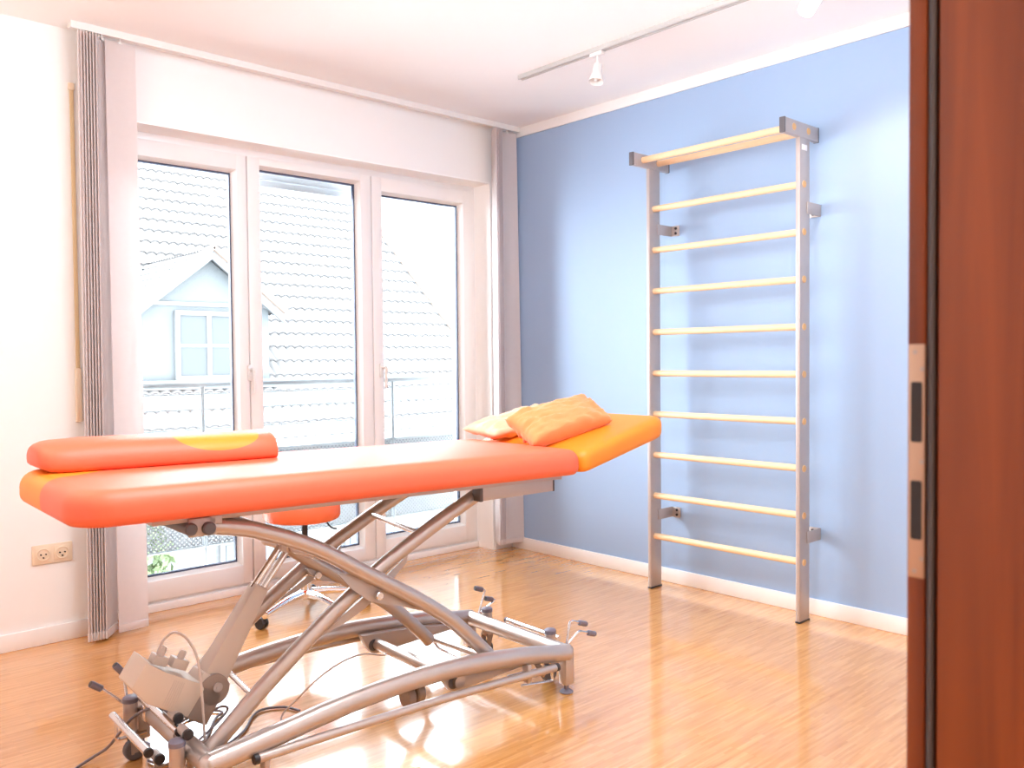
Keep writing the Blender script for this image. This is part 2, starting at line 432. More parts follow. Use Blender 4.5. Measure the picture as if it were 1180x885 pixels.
# ------------------------------------------------------------------ vertical blinds
bl = tag(link('blind_rail', B(), 'lamp_white'), 'long white rail on the ceiling carrying the vertical blinds', 'rail')
bm = B(); box(bm, -2.49, -.015, -.12, -.075, H - .025, H, bev=.003); box(bm, -2.49, -.015, -.120, -.117, H - .030, H - .022)
me = bl.data; bm.to_mesh(me); bm.free()
GL = 'fabric slats bunched at the left end of the rail'; GR = 'fabric slats bunched at the right end of the rail'
def slat(x, y, ang, z0, lean, w=.127, label='', group='', wide=False):
    r_ = root('blind_vane', (x, y, z0), 0, label, 'blind slat', group)
    c, s = math.cos(ang), math.sin(ang); zt = H - .042 - z0; n = 6
    bm = B()
    for k in range(n):     # a slightly curved fabric strip
        for q in range(1): pass
    rows = []
    for zz in (0.03, zt):
        t = zz / zt; row = []
        for k in range(n + 1):
            u = (k / n - .5) * w; cv = .006 * (1 - (2 * k / n - 1) ** 2)
            row.append((u * c - cv * s - lean * t, u * s + cv * c, zz))
        rows.append(row)
    th = Vector((-s, c, 0)) * .0012
    f0 = [[bm.verts.new(Vector(p) + th) for p in row] for row in rows]; f1 = [[bm.verts.new(Vector(p) - th) for p in row] for row in rows]
    for g in (f0, f1):
        for k in range(n): bm.faces.new((g[0][k], g[0][k + 1], g[1][k + 1], g[1][k]))
    for k in (0, n): bm.faces.new((f0[0][k], f0[1][k], f1[1][k], f1[0][k]))
    for j in (0, 1):
        for k in range(n): bm.faces.new((f0[j][k], f0[j][k + 1], f1[j][k + 1], f1[j][k]))
    link('fabric', bm, 'slat', r_)
    bm = B(); mt = Matrix.Rotation(ang, 4, 'Z')
    box(bm, -w / 2, w / 2, -.004, .004, 0, .032, bev=.0015, mtx=mt); link('weight', bm, 'slat', r_)
    bm = B(); cyl(bm, (-lean, 0, zt), (-lean, 0, zt + .02), .004, 8); box(bm, -.008 - lean, .008 - lean, -.003, .003, zt - .004, zt + .003, mtx=None); link('carrier', bm, 'lamp_white', r_)
    return r_
# view direction there is about 15 deg from +Y, so edge-on slats stand at 75 deg
xs = [-2.445, -2.434, -2.423, -2.412, -2.401, -2.390, -2.379]
angs = [50, 50, 51, 51, 52, 52, 53]
desc = ['outermost slat of the left bunch, nearest the beige strap', 'second slat of the left bunch, partly turned', 'third slat of the left bunch from the wall side',
        'fourth slat of the left bunch, seen edge on', 'fifth slat of the left bunch, seen edge on', 'sixth slat of the left bunch, seen edge on', 'seventh slat of the left bunch, beside the broad one']
for x, a, d in zip(xs, angs, desc):
    slat(x, -.098, math.radians(a), .012, -.012, label='grey beige fabric slat, ' + d, group=GL)
slat(-2.290, -.098, math.radians(6), .012, .004, label='broad grey slat facing the room beside the left window pane', group=GL)
xs = [-.205, -.188, -.172, -.156]
for x, a, d in zip(xs, (62, 61, 61, 60), ('leftmost, touching the white window reveal', 'second from the reveal', 'third from the reveal', 'fourth, next to the broad slat')):
    slat(x, -.098, math.radians(a), .062, -.0, label='dark grey fabric slat of the right bunch, ' + d, group=GR)
slat(-.066, -.098, math.radians(-12), .045, .035, label='broad grey slat hanging by the blue wall corner', group=GR)

# ------------------------------------------------------------------ wall bars
wb = root('wall_bars', (-.14, -1.60, 0), label='grey steel wall bars with beech rungs mounted on the blue wall', cat='wall bars')
YP = (-1.204, -2.005)
for y in YP:
    bm = B(); box(bm, -.038, .045, y + 1.60 - .0095, y + 1.60 + .0095, .004, 2.10, bev=.0015); po = link('post', bm, 'steel_grey', wb)
    bm = B(); box(bm, -.040, .047, y + 1.60 - .0115, y + 1.60 + .0115, 0, .008, bev=.001); link('foot_cap', bm, 'black', po)
    bm = B(); box(bm, -.160, .118, y + 1.60 - .011, y + 1.60 + .011, 2.080, 2.142, bev=.002); ar = link('top_arm', bm, 'steel_grey', wb)
    bm = B(); box(bm, -.166, -.158, y + 1.60 - .013, y + 1.60 + .013, 2.079, 2.143, bev=.002); box(bm, .116, .122, y + 1.6 - .0115, y + 1.6 + .0115, 2.079, 2.143)
    link('end_cap', bm, 'dark_grey', ar)
    for z in (1.787, .365):
        bm = B()
        yy = y + 1.60 - .0095
        box(bm, .02, .138, yy - .004, yy, z - .026, z + .026, bev=.001)
        fl = -1 if y > -1.6 else 1
        box(bm, .134, .1395, min(yy, yy + fl * .050), max(yy, yy + fl * .050) - (.004 if fl < 0 else 0) * 0, z - .026, z + .026, bev=.001)
        br = link('wall_bracket', bm, 'steel_grey', wb)
        bm = B()
        for dz in (-.012, .012): cyl(bm, (.129, yy + fl * .032, z + dz), (.135, yy + fl * .032, z + dz), .0065, 12)
        link('screw', bm, 'black', br)
rung_z = [(-.087, 2.113), (.033, 2.113)] + [(-.002, z) for z in (1.885, 1.682, 1.480, 1.277, 1.073, .870, .667, .463, .260)]
for x, z in rung_z:
    bm = B(); cyl(bm, (x, YP[1] + 1.60 - .0112, z), (x, YP[0] + 1.60 + .006, z), .0155, 20)
    r_ = link('rung', bm, 'dowel', wb)
    bm = B(); cyl(bm, (x, YP[1] + 1.60 - .013, z), (x, YP[1] + 1.60 - .011, z), .0145, 20, bev=.0008); link('rung_end', bm, 'dowel_end', r_)
bm = B(); box(bm, -.022, .022, YP[1] + 1.6 - .0108, YP[1] + 1.6 - .0094, 2.028, 2.052, bev=.0005); link('name_plate', bm, 'trim_white', wb)

# ------------------------------------------------------------------ sockets
so = root('power_socket', (-2.576, 0, .370), label='cream double wall socket low on the white wall', cat='socket')
bm = B(); box(bm, -.0765, .0765, -.010, -.0005, -.040, .040, bev=.004); link('cover_frame', bm, 'socket', so)
for sx in (-.0355, .0355):
    bm = B()
    mt = Matrix.Translation((sx, -.012, 0)) @ Matrix.Rotation(PI / 2, 4, 'X')
    lathe(bm, [(.0265, -.002), (.0265, .0035), (.0235, .0045), (.0210, .0035), (.0200, -.006), (.0005, -.0065)], mtx=mt, n=28)
    box(bm, sx - .03, sx + .03, -.0125, -.009, -.03, .03, bev=.002)
    r_ = link('socket_insert', bm, 'socket', so)
    bm = B()
    for dx, dz in ((-.0095, .001), (.0095, .001), (0, -.0125)): cyl(bm, (sx + dx, -.0185, dz), (sx + dx, -.0120, dz), .0030, 10)
    link('pin_hole', bm, 'black', r_)

# ------------------------------------------------------------------ track and spots
tr = tag(link('ceiling_track', B(), 'track'), 'thin grey lighting track running along the ceiling', 'track')
bm = B(); TX = -.655
box(bm, TX - .017, TX + .017, -3.45, -.80, H - .018, H, bev=.002); box(bm, TX - .014, TX - .010, -3.45, -.80, H - .021, H - .017); box(bm, TX + .010, TX + .014, -3.45, -.80, H - .021, H - .017)
bm.to_mesh(tr.data); bm.free()
def spot(x, y, aim, label, lit):
    r_ = root('track_spotlight', (x, y, H - .02), 0, label, 'spotlight', 'spotlights on the ceiling track')
    bm = B(); box(bm, -.014, .014, -.035, .035, -.016, .0, bev=.003); cyl(bm, (0, 0, -.014), (0, 0, -.072), .0055, 12); link('arm', bm, 'lamp_white', r_)
    mt = Matrix.Translation((0, 0, -.082)) @ Vector((0, 0, -1)).rotation_difference(Vector(aim)).to_matrix().to_4x4()
    bm = B(); lathe(bm, [(.010, .034), (.018, .032), (.020, .028), (.0215, -.012), (.0235, -.016)], mtx=mt, n=24)
    link('lamp_body', bm, 'lamp_white', r_)
    bm = B(); lathe(bm, [(.022, -.014), (.027, -.024), (.034, -.052), (.0335, -.053), (.026, -.028), (.008, -.018)], mtx=mt, n=28)
    link('reflector', bm, 'lamp_on' if lit else 'lamp_white', r_)
    bm = B(); lathe(bm, [(.012, -.02), (.012, -.040), (.006, -.046)], mtx=mt, n=16); link('bulb', bm, 'lamp_on' if lit else 'lamp_white', r_)
    return r_
spot(TX, -1.302, (-.25, -.05, -1), 'small white spotlight, unlit, hanging near the inner end of the track', False)
def barrel_spot(y):
    r_ = root('track_spotlight', (TX, y, H - .02), 0, 'lit white barrel spotlight glowing at the top edge, nearer the door', 'spotlight', 'spotlights on the ceiling track')
    bm = B(); box(bm, -.014, .014, -.035, .035, -.016, 0, bev=.003); cyl(bm, (0, 0, -.014), (0, 0, -.060), .011, 14); link('arm', bm, 'strap', r_)
    aim = Vector((.60, .80, -.36)).normalized()
    mt = Matrix.Translation((0, 0, -.088)) @ Vector((0, 0, 1)).rotation_difference(aim).to_matrix().to_4x4()
    bm = B(); lathe(bm, [(.026, -.055), (.030, -.05), (.030, .048), (.027, .05), (.024, .038), (.001, .036)], mtx=mt, n=28); link('lamp_body', bm, 'lamp_on', r_)
    return r_
barrel_spot(-2.322)

# ------------------------------------------------------------------ stool
sr = root('swivel_stool', (-1.612, -.350, 0), math.radians(0), 'orange round stool with chrome star base behind the treatment table', 'stool')
bm = B(); zb = .428
lathe(bm, [(.02, zb + .004), (.150, zb), (.165, zb + .006), (.172, zb + .018), (.172, zb + .062), (.166, zb + .076), (.150, zb + .084), (.05, zb + .086)], n=40)
for v in bm.verts: v.co.x -= .012
link('seat', bm, 'stool_orange', sr)
bm = B(); lathe(bm, [(.014, .30), (.014, zb + .003)], n=18); lathe(bm, [(.05, zb - .008), (.05, zb + .003)], n=24); link('gas_piston', bm, 'black', sr)
bm = B(); lathe(bm, [(.019, .20), (.019, .318), (.012, .322)], n=20); lathe(bm, [(.028, .07), (.028, .205), (.022, .212)], n=24); lathe(bm, [(.02, .035), (.02, .07)], n=18)
link('column', bm, 'chrome', sr)
bm = B(); tube(bm, fillet([(.03, 0, zb - .012), (.10, -.01, zb - .014), (.125, -.02, zb - .055), (.15, -.03, zb - .062)], .02), .004, 8)
link('height_lever', bm, 'black', sr)
bm = B(); lathe(bm, [(.03, .062), (.04, .07), (.04, .098), (.032, .106)], n=24)
A5 = [math.radians(a) for a in (203, 275, 347, 59, 131)]
for a in A5:
    c, s = math.cos(a), math.sin(a)
    pts = [(c * r_, s * r_, z) for r_, z in ((.03, .088), (.10, .088), (.20, .074), (.265, .062), (.280, .061))]
    tube(bm, pts, .014, n=12, rs=[.021, .017, .0135, .012, .011])
    lathe(bm, [(.012, .048), (.014, .055), (.014, .072), (.008, .076)], c=(c * .280, s * .280, 0), n=14)
link('star_base', bm, 'chrome', sr)
for a in A5:
    c, s = math.cos(a), math.sin(a); bm = B(); px, py = c * .280 + s * .018, s * .280 - c * .018
    for d in (-.011, .011):
        nx, ny = c, s
        cyl(bm, (px + nx * (d - .008), py + ny * (d - .008), .026), (px + nx * (d + .008), py + ny * (d + .008), .026), .0255, 22, bev=.003)
    cyl(bm, (c * .280, s * .280, .03), (c * .280, s * .280, .056), .008, 10)
    link('castor', bm, 'black', sr)

# ------------------------------------------------------------------ treatment table
TH = math.radians(-2.2)
Ux = Vector((math.cos(TH), math.sin(TH), 0)); Vx = Vector((-Ux.y, Ux.x, 0))
F0 = Vector((-1.450, -1.842, 0))
TC = F0 + Ux * -.65 + Vx * .27
T = root('treatment_table', TC, TH, 'height adjustable treatment table, orange vinyl top on grey tubular scissor frame', 'treatment table')
def L(u, v, z): return (u + .65, v - .27, z)
def LL(l): return [L(*p) for p in l]
def tpart(name, bm, m, parent=None, **k): return link(name, bm, m, parent or T, **k)
zs = lambda x, y: -.0135 * (x - .65 + 1.54)
# pads
ol = round_outline([L(-1.555, -.055, 0)[:2], L(.048, -.055, 0)[:2], L(.048, .565, 0)[:2], L(-1.555, .565, 0)[:2]], [.095, .055, .055, .095])
bm = B(); pad(bm, ol, .775, .862, .042, .026, zf=zs, crown=.003)
red = vinyl('two_tone_vinyl', ellipse_mask(0, -1.66 + .65, .40, 1, .66 - .27, .43))
tpart('main_pad', bm, red)
ol = round_outline([L(.052, -.045, 0)[:2], L(.556, .0, 0)[:2], L(.556, .52, 0)[:2], L(.052, .565, 0)[:2]], [.04, .075, .075, .04])
bm = B(); pad(bm, ol, .760, .838, .030, .022, zf=lambda x, y: .20 * (x - .65 - .09), crown=.003)
tpart('head_section', bm, vinyl('amber_vinyl', all_mask), label='amber yellow raised head section')
# support plate and side beam under the pad
bm = B(); box(bm, L(-1.36, 0, 0)[0], L(.01, 0, 0)[0], L(0, .02, 0)[1], L(0, .50, 0)[1], .756, .776, bev=.002)
for v in bm.verts: v.co.z += zs(v.co.x, 0) 
box(bm, L(-.01, 0, 0)[0], L(.05, 0, 0)[0], L(0, .05, 0)[1], L(0, .09, 0)[1], .742, .752, bev=.002)
sf = tpart('support_frame', bm, 'steel_grey')
for v in (.062, .425):
    bm = B(); box(bm, L(-.325, 0, 0)[0], L(-.012, 0, 0)[0], L(0, v - .02, 0)[1], L(0, v + .02, 0)[1], .694, .742, bev=.002)
    b_ = tpart('slide_channel', bm, 'steel_grey')
    bm = B(); box(bm, L(-.333, 0, 0)[0], L(-.322, 0, 0)[0], L(0, v - .022, 0)[1], L(0, v + .022, 0)[1], .692, .744, bev=.002)
    box(bm, L(-.014, 0, 0)[0], L(-.006, 0, 0)[0], L(0, v - .021, 0)[1], L(0, v + .021, 0)[1], .693, .743, bev=.002)
    link('end_cap', bm, 'dark_grey', b_)
# left hinge brackets
bm = B()
for v in (.01, .45):
    box(bm, L(-1.275, 0, 0)[0], L(-1.205, 0, 0)[0], L(0, v, 0)[1], L(0, v + .012, 0)[1], .715, .762, bev=.004)
box(bm, L(-1.225, 0, 0)[0], L(-1.19, 0, 0)[0], L(0, .01, 0)[1], L(0, .09, 0)[1], .742, .764, bev=.003)
hb = tpart('hinge_bracket', bm, 'steel_grey')
bm = B(); cyl(bm, L(-1.272, .0, .737), L(-1.272, .46, .737), .016, 18, bev=.003); cyl(bm, L(-1.228, -.004, .734), L(-1.228, .03, .734), .0165, 18, bev=.003)
link('hinge_pin', bm, 'dark_grey', hb)
bm = B(); cyl(bm, L(-1.245, .02, .737), L(-1.245, .45, .737), .014, 16); link('hinge_tube', bm, 'tube', hb)

# scissor arms
armA = [(-1.232, .737), (-1.15, .722), (-1.075, .700), (-.924, .636), (-.760, .536), (-.581, .426), (-.452, .333), (-.328, .214), (-.300, .182)]
armB = [(-1.205, .128), (-1.190, .141), (-1.058, .254), (-.900, .375), (-.787, .454), (-.668, .531), (-.475, .629), (-.330, .695), (-.300, .708)]
for nm, pts, v, lab in (('scissor_arm', armA, .040, 0), ('scissor_arm', armA, .385, 1), ('scissor_arm', armB, .098, 2), ('scissor_arm', armB, .445, 3)):
    dz = -.030 if (pts is armA and v > .2) else 0
    P = []
    for i, (u, z) in enumerate(pts):
        P.append(L(u, v, z + dz * max(0, min(1, (i - 2) / 3))))
    bm = B(); tube(bm, spline(P, 5), .0225, n=18); tpart(nm, bm, 'tube')
# pivot plates with lugs
def plate(v, pts, t=.006):
    bm = B(); prism(bm, [(u + .65, z) for u, z in pts], 'y', v - .27 - t / 2, v - .27 + t / 2, bev=.0012); return bm
nearplate = [(-.845, .545), (-.80, .540), (-.70, .492), (-.60, .425), (-.555, .395), (-.562, .385), (-.64, .415), (-.70, .432), (-.745, .450), (-.80, .495)]
tpart('pivot_plate', plate(.052, nearplate), 'steel_grey'); tpart('pivot_plate', plate(.385, [(-.72 + (u + .72) * .45, .452 + (z - .462) * .45) for u, z in nearplate]), 'steel_grey')
bp = [(-.88, .362), (-.80, .412), (-.70, .470), (-.60, .535), (-.575, .558), (-.582, .528), (-.66, .462), (-.73, .415), (-.80, .385)]
tpart('pivot_plate', plate(.098, bp), 'steel_grey'); tpart('pivot_plate', plate(.445, [(-.72 + (u + .72) * .75, .46 + (z - .46) * .75) for u, z in bp]), 'steel_grey')
bm = B(); cyl(bm, L(-.716, .030, .462), L(-.716, .11, .462), .013, 18, bev=.003); cyl(bm, L(-.735, .37, .462), L(-.735, .46, .462), .013, 18, bev=.003)
tpart('pivot_bolt', bm, 'bright_steel')
bm = B(); cyl(bm, L(-.498, .445, .622), L(-.527, .098, .608), .0085, 12); tpart('cross_rod', bm, 'bright_steel')
bm = B(); cyl(bm, L(-1.04, .385, .230), L(-1.07, .098, .230), .0085, 12); tpart('cross_rod', bm, 'bright_steel')
bm = B(); cyl(bm, L(-.905, .05, .612), L(-.905, .385, .600), .0165, 16); cyl(bm, L(-.905, .19, .612), L(-.905, .27, .61), .026, 18, bev=.004); tpart('lift_crossbar', bm, 'tube')

# actuator: sleeve, twin rods, gear housing, control box
def frame_mtx(a, b, roll=0):
    a = Vector(a); b = Vector(b); z = (b - a).normalized(); x = Vector((0, 1, 0)).cross(z).normalized(); y = z.cross(x)
    m = Matrix((x, y, z)).transposed().to_4x4(); m.translation = a; return m
a0, a1 = L(-1.143, .235, .275), L(-.995, .235, .505)
mt = frame_mtx(a0, a1); hlen = (Vector(a1) - Vector(a0)).length
bm = B()
v0 = [bm.verts.new(mt @ Vector(c)) for c in ((-.036, -.034, 0), (.036, -.034, 0), (.036, .034, 0), (-.036, .034, 0))]
v1 = [bm.verts.new(mt @ Vector(c)) for c in ((-.022, -.023, hlen), (.022, -.023, hlen), (.022, .023, hlen), (-.022, .023, hlen))]
bm.faces.new(v0); bm.faces.new(v1)
for i in range(4): bm.faces.new((v0[i], v0[(i + 1) % 4], v1[(i + 1) % 4], v1[i]))
bmesh.ops.bevel(bm, geom=bm.edges[:], offset=.006, segments=2, profile=.5, affect='EDGES')
ac = tpart('actuator', bm, 'cream_side')
bm = B()
top = Vector(L(-.908, .235, .615)); base = Vector(a1)
for d in (-.0115, .0115):
    off = Vector((d * 1.0, 0, -d * .6)); cyl(bm, base - (top - base) * .1 + off, top + off, .0105, 14)
link('piston', bm, 'chrome', ac)
bm = B()
box(bm, -.045, .045, -.042, .042, -.035, .008, bev=.006, mtx=mt)
link('collar', bm, 'cream_side', ac)
bm = B()
mc = Matrix.Translation(L(-1.150, .235, .262))
dirm = (Vector(a1) - Vector(a0)).normalized()
pts = [Vector(L(-1.150, .19, .252)), Vector(L(-1.150, .28, .252))]
tube(bm, pts, .042, n=26); 
box(bm, -.036, .038, -.045, .045, -.115, -.02, bev=.006, mtx=mt)
mh = link('gear_housing', bm, 'motor', ac)
bm = B(); cyl(bm, L(-1.142, .184, .258), L(-1.142, .19, .258), .013, 18); cyl(bm, L(-1.142, .182, .258), L(-1.142, .19, .258), .006, 12); link('screw', bm, 'steel_grey', mh)
# control box: extruded hexagon with ribbed face, tilted
bx = [(-1.326, .374), (-1.368, .312), (-1.330, .262), (-1.225, .198), (-1.178, .262), (-1.190, .285), (-1.285, .331)]
bm = B(); prism(bm, [(u + .65, z) for u, z in bx], 'y', .185 - .27, .30 - .27, bev=.004)
cb = tpart('control_box', bm, 'cream')
bm = B()
for k in range(6):
    t = .34 + k * .052
    pa = Vector((-1.285, .331)).lerp(Vector((-1.190, .285)), t); pb = Vector((-1.330, .262)).lerp(Vector((-1.225, .198)), t)
    pb = pb.lerp(pa, .08); pa = pa.lerp(pb, .12)
    tube(bm, [L(pa.x, .1845, pa.y), L(pb.x, .1845, pb.y)], .0009, n=6)
link('cooling_rib', bm, 'cream_side', cb)
bm = B()
d = Vector((-1.178 + 1.285, .262 - .331)).normalized()
for (u, z, w, h, v) in ((-1.278, .350, .020, .022, .25), (-1.228, .330, .022, .024, .245)):
    mt2 = Matrix.Translation(L(u, v, z)) @ Matrix.Rotation(math.radians(27), 4, 'Y')
    box(bm, -w, w, -.02, .02, -.012, h * .6, bev=.003, mtx=mt2)
    lathe(bm, [(.010, .010), (.010, .03), (.006, .036)], mtx=mt2, n=14)
link('plug_socket', bm, 'cream_side', cb)
bm = B()
tube(bm, spline(LL([(-1.278, .25, .375), (-1.262, .25, .402), (-1.238, .24, .418), (-1.212, .22, .400), (-1.197, .19, .355), (-1.196, .165, .29), (-1.196, .150, .18), (-1.196, .145, .10), (-1.19, .16, .03)]), 8), .0034, n=8)
tube(bm, LL([(-1.279, .25, .362), (-1.268, .25, .388)]), .0065, n=10)
tpart('cable', bm, 'pale_cable')
bm = B()
tube(bm, spline(LL([(-.93, .20, .03), (-.905, .30, .070), (-.859, .30, .110), (-.785, .30, .158), (-.70, .30, .192), (-.62, .30, .200), (-.549, .30, .180), (-.50, .35, .160)]), 8), .0028, n=8)
tpart('cable', bm, 'pale_cable')
bm = B()
tube(bm, spline(LL([(-1.19, .30, .015), (-1.08, .45, .006), (-1.00, .58, .006), (-.96, .62, .006), (-1.0, .66, .006), (-1.10, .62, .006), (-1.16, .48, .006), (-1.10, .36, .006), (-.98, .42, .006), (-.90, .52, .006), (-.85, .55, .006), (-.79, .52, .006), (-.765, .46, .006)]), 8), .0042, n=8)
tube(bm, spline(LL([(-1.20, .25, .16), (-1.12, .35, .12), (-1.03, .46, .09), (-.99, .50, .06), (-1.04, .48, .03), (-1.14, .42, .008), (-1.22, .36, .006), (-1.26, .44, .006), (-1.20, .30, .006), (-1.08, .26, .006), (-1.02, .32, .006)]), 8), .0038, n=8)
tpart('power_cord', bm, 'grey_cable')
bm = B()
tube(bm, spline(LL([(-1.250, .20, .19), (-1.262, .30, .20), (-1.30, .38, .165), (-1.33, .44, .10), (-1.345, .50, .045), (-1.375, .54, .012), (-1.44, .50, .006), (-1.52, .40, .006)]), 8), .0042, n=8)
tpart('power_cord', bm, 'grey_cable')

# base frame: two arched side tubes joined by end tubes
def arch(v):
    return [L(u, v, z) for u, z in ((-1.24, .142), (-1.16, .151), (-1.04, .166), (-.84, .191), (-.62, .203), (-.42, .197), (-.20, .173), (-.07, .150), (.0, .140))]
for v in (0, .545):
    bm = B(); tube(bm, spline(arch(v), 5), .029, n=22); 
    for u in (-1.24, 0.0):
        s = -1 if u < -1 else 1
        lathe(bm, [(.001, 0), (.018, .004), (.027, .014), (.029, .029), (.027, .044), (.018, .054), (.001, .058)], c=L(u, v, .111), n=20)
    tpart('side_tube', bm, 'tube')
for u in (-1.24, 0.0):
    bm = B(); tube(bm, LL([(u, 0.0, .140), (u, .545, .140)]), .027, n=22); tpart('end_tube', bm, 'tube')
for u in (-1.24, 0):
    for v in (0, .545):
        bm = B(); box(bm, L(u - .017, 0, 0)[0], L(u + .024, 0, 0)[0], L(0, v - .02, 0)[1], L(0, v + .02, 0)[1], .030, .135, bev=.006)
        lg = tpart('leg', bm, 'tube')
        bm = B(); lathe(bm, [(.022, 0), (.024, .004), (.018, .009), (.009, .014), (.008, .032)], c=L(u + .003, v, 0), n=20); link('foot_pad', bm, 'grip', lg)
bm = B(); tube(bm, LL([(-.452, .545, .150), (-.452, 0, .150)]), .020, n=18); tpart('middle_tube', bm, 'tube')
# roller guide channels under the side tubes
for v in (.030, .500):
    bm = B(); prism(bm, [(u + .65, z) for u, z in ((-.515, .192), (-.495, .150), (-.475, .122), (-.455, .117), (-.13, .132), (-.125, .150), (-.30, .176))], 'y', v - .27 - .014, v - .27 + .014, bev=.003)
    g = tpart('guide_channel', bm, 'steel_grey')
    bm = B(); cyl(bm, L(-.467, v - .018, .149), L(-.467, v + .018, .149), .0205, 22, bev=.002); link('guide_roller', bm, 'dark_grey', g)
bm = B(); cyl(bm, L(-.285, .03, .172), L(-.285, .50, .150), .010, 12); tpart('arm_axle', bm, 'tube')
# stop lugs at the lower left hinge
bm = B(); box(bm, L(-1.25, 0, 0)[0], L(-1.15, 0, 0)[0], L(0, .06, 0)[1], L(0, .07, 0)[1], .085, .150, bev=.004); box(bm, L(-1.25, 0, 0)[0], L(-1.15, 0, 0)[0], L(0, .125, 0)[1], L(0, .135, 0)[1], .085, .150, bev=.004)
hl = tpart('lower_hinge', bm, 'tube')
bm = B(); cyl(bm, L(-1.172, .045, .128), L(-1.172, .15, .128), .014, 16, bev=.003); link('hinge_pin', bm, 'black', hl)
bm = B(); tube(bm, LL([(-1.225, .09, .115), (-1.225, .46, .115)]), .016, n=16); link('hinge_tube', bm, 'tube', hl)

# foot bars along both long sides
for v, pts in ((-.03, [(-1.128, .131), (-.86, .1325), (-.51, .129), (-.075, .113)]), (.575, [(-1.128, .150), (-.86, .156), (-.51, .156), (-.075, .125)])):
    bm = B(); tube(bm, spline([L(u, v, z) for u, z in pts], 4), .0125, n=16)
    fb = tpart('foot_bar', bm, 'tube')
    bm = B(); cyl(bm, L(-1.138, v, pts[0][1]), L(-1.122, v, pts[0][1]), .0135, 16, bev=.002); cyl(bm, L(-.078, v, pts[-1][1]), L(-.062, v, pts[-1][1]), .0135, 16, bev=.002); link('end_cap', bm, 'black', fb)
    w = .03 if v < 0 else -.03
    bm = B()
    for u in (-1.10, -.19):
        zz = .128 if u < -1 else .118
        box(bm, L(u - .008, 0, 0)[0], L(u + .008, 0, 0)[0], L(0, min(v, v + w), 0)[1], L(0, max(v, v + w), 0)[1], zz - .06 if u < -1 else zz - .03, zz + (.0 if u < -1 else .03), bev=.003)
    link('bar_bracket', bm, 'tube', fb)
# U shaped pedals
bm = B(); tube(bm, fillet(LL([(-.237, .03, .105), (-.04, .03, .092), (-.032, .03, .040), (-.175, .03, .060)]), .012), .0052, n=12); tpart('pedal_loop', bm, 'bright_steel')
bm = B(); tube(bm, fillet(LL([(-.15, .50, .080), (-.15, .20, .080), (-.20, .20, .080), (-.20, .47, .080), (-.20, .50, .10)]), .012), .0048, n=12); tpart('pedal_loop', bm, 'bright_steel')
bm = B(); box(bm, L(-.135, 0, 0)[0], L(-.115, 0, 0)[0], L(0, -.005, 0)[1], L(0, .004, 0)[1], .075, .165, bev=.004, mtx=Matrix.Translation(L(-.125, 0, .12)) @ Matrix.Rotation(math.radians(-35), 4, 'Y') @ Matrix.Translation([-c for c in L(-.125, 0, .12)]))
tpart('pedal_link', bm, 'motor')

# castor lift units at the four corners: capped post, castor, two crank levers with grips
def castor_unit(u, v, s, levers):
    bm = B(); cyl(bm, L(u, v, .085), L(u, v, .174), .020, 20); p_ = tpart('castor_post', bm, 'tube')
    bm = B(); lathe(bm, [(.0215, .171), (.0215, .183), (.017, .187), (.004, .189)], c=L(u, v, 0), n=20); link('post_cap', bm, 'grip', p_)
    bm = B(); 
    box(bm, L(u - .004, 0, 0)[0], L(u + .004, 0, 0)[0], L(0, v - .016, 0)[1], L(0, v - .010, 0)[1], .02, .09, bev=.001)
    box(bm, L(u - .016, 0, 0)[0], L(u + .016, 0, 0)[0], L(0, v - .018, 0)[1], L(0, v + .018, 0)[1], .078, .090, bev=.003)
    prism(bm, [(L(u - .014, 0, 0)[0], .085), (L(u + .014, 0, 0)[0], .085), (L(u - s * .008, 0, 0)[0] + .006, .026), (L(u - s * .008, 0, 0)[0] - .006, .026)], 'y', L(0, v - .020, 0)[1], L(0, v - .016, 0)[1])
    prism(bm, [(L(u - .014, 0, 0)[0], .085), (L(u + .014, 0, 0)[0], .085), (L(u - s * .008, 0, 0)[0] + .006, .026), (L(u - s * .008, 0, 0)[0] - .006, .026)], 'y', L(0, v + .016, 0)[1], L(0, v + .020, 0)[1])
    link('fork', bm, 'motor', p_)
    bm = B(); cyl(bm, L(u - s * .008, v - .013, .030), L(u - s * .008, v + .013, .030), .030, 24, bev=.004); link('wheel', bm, 'dark_grey', p_)
    for pts in levers:
        bm = B(); tube(bm, fillet(LL(pts), .012), .0048, n=10); lv = tpart('crank_lever', bm, 'bright_steel')
        a, b = Vector(L(*pts[-2])), Vector(L(*pts[-1])); dd = (b - a).normalized()
        bm = B(); cyl(bm, b - dd * .034, b + dd * .004, .0098, 16, bev=.002); link('grip', bm, 'grip', lv)
        bm = B(); cyl(bm, b + dd * .003, b + dd * .0052, .0080, 14); link('grip_end', bm, 'black', lv)
RN = [[(.035, .03, .150), (.053, .03, .232), (.128, .03, .205)], [(.035, .03, .150), (.095, .03, .186), (.172, .03, .160)]]
RF = [[(.030, .52, .150), (.064, .52, .240), (.018, .52, .256)], [(.030, .52, .150), (.116, .52, .192), (.068, .52, .206)]]
castor_unit(.036, .115, 1, RN); castor_unit(.036, .475, 1, RF)
LF = [[(-1.287, .50, .150), (-1.292, .52, .243), (-1.312, .52, .270)], [(-1.287, .50, .150), (-1.350, .52, .211), (-1.378, .52, .232)]]
castor_unit(-1.287, .475, -1, LF); castor_unit(-1.287, .095, -1, [])
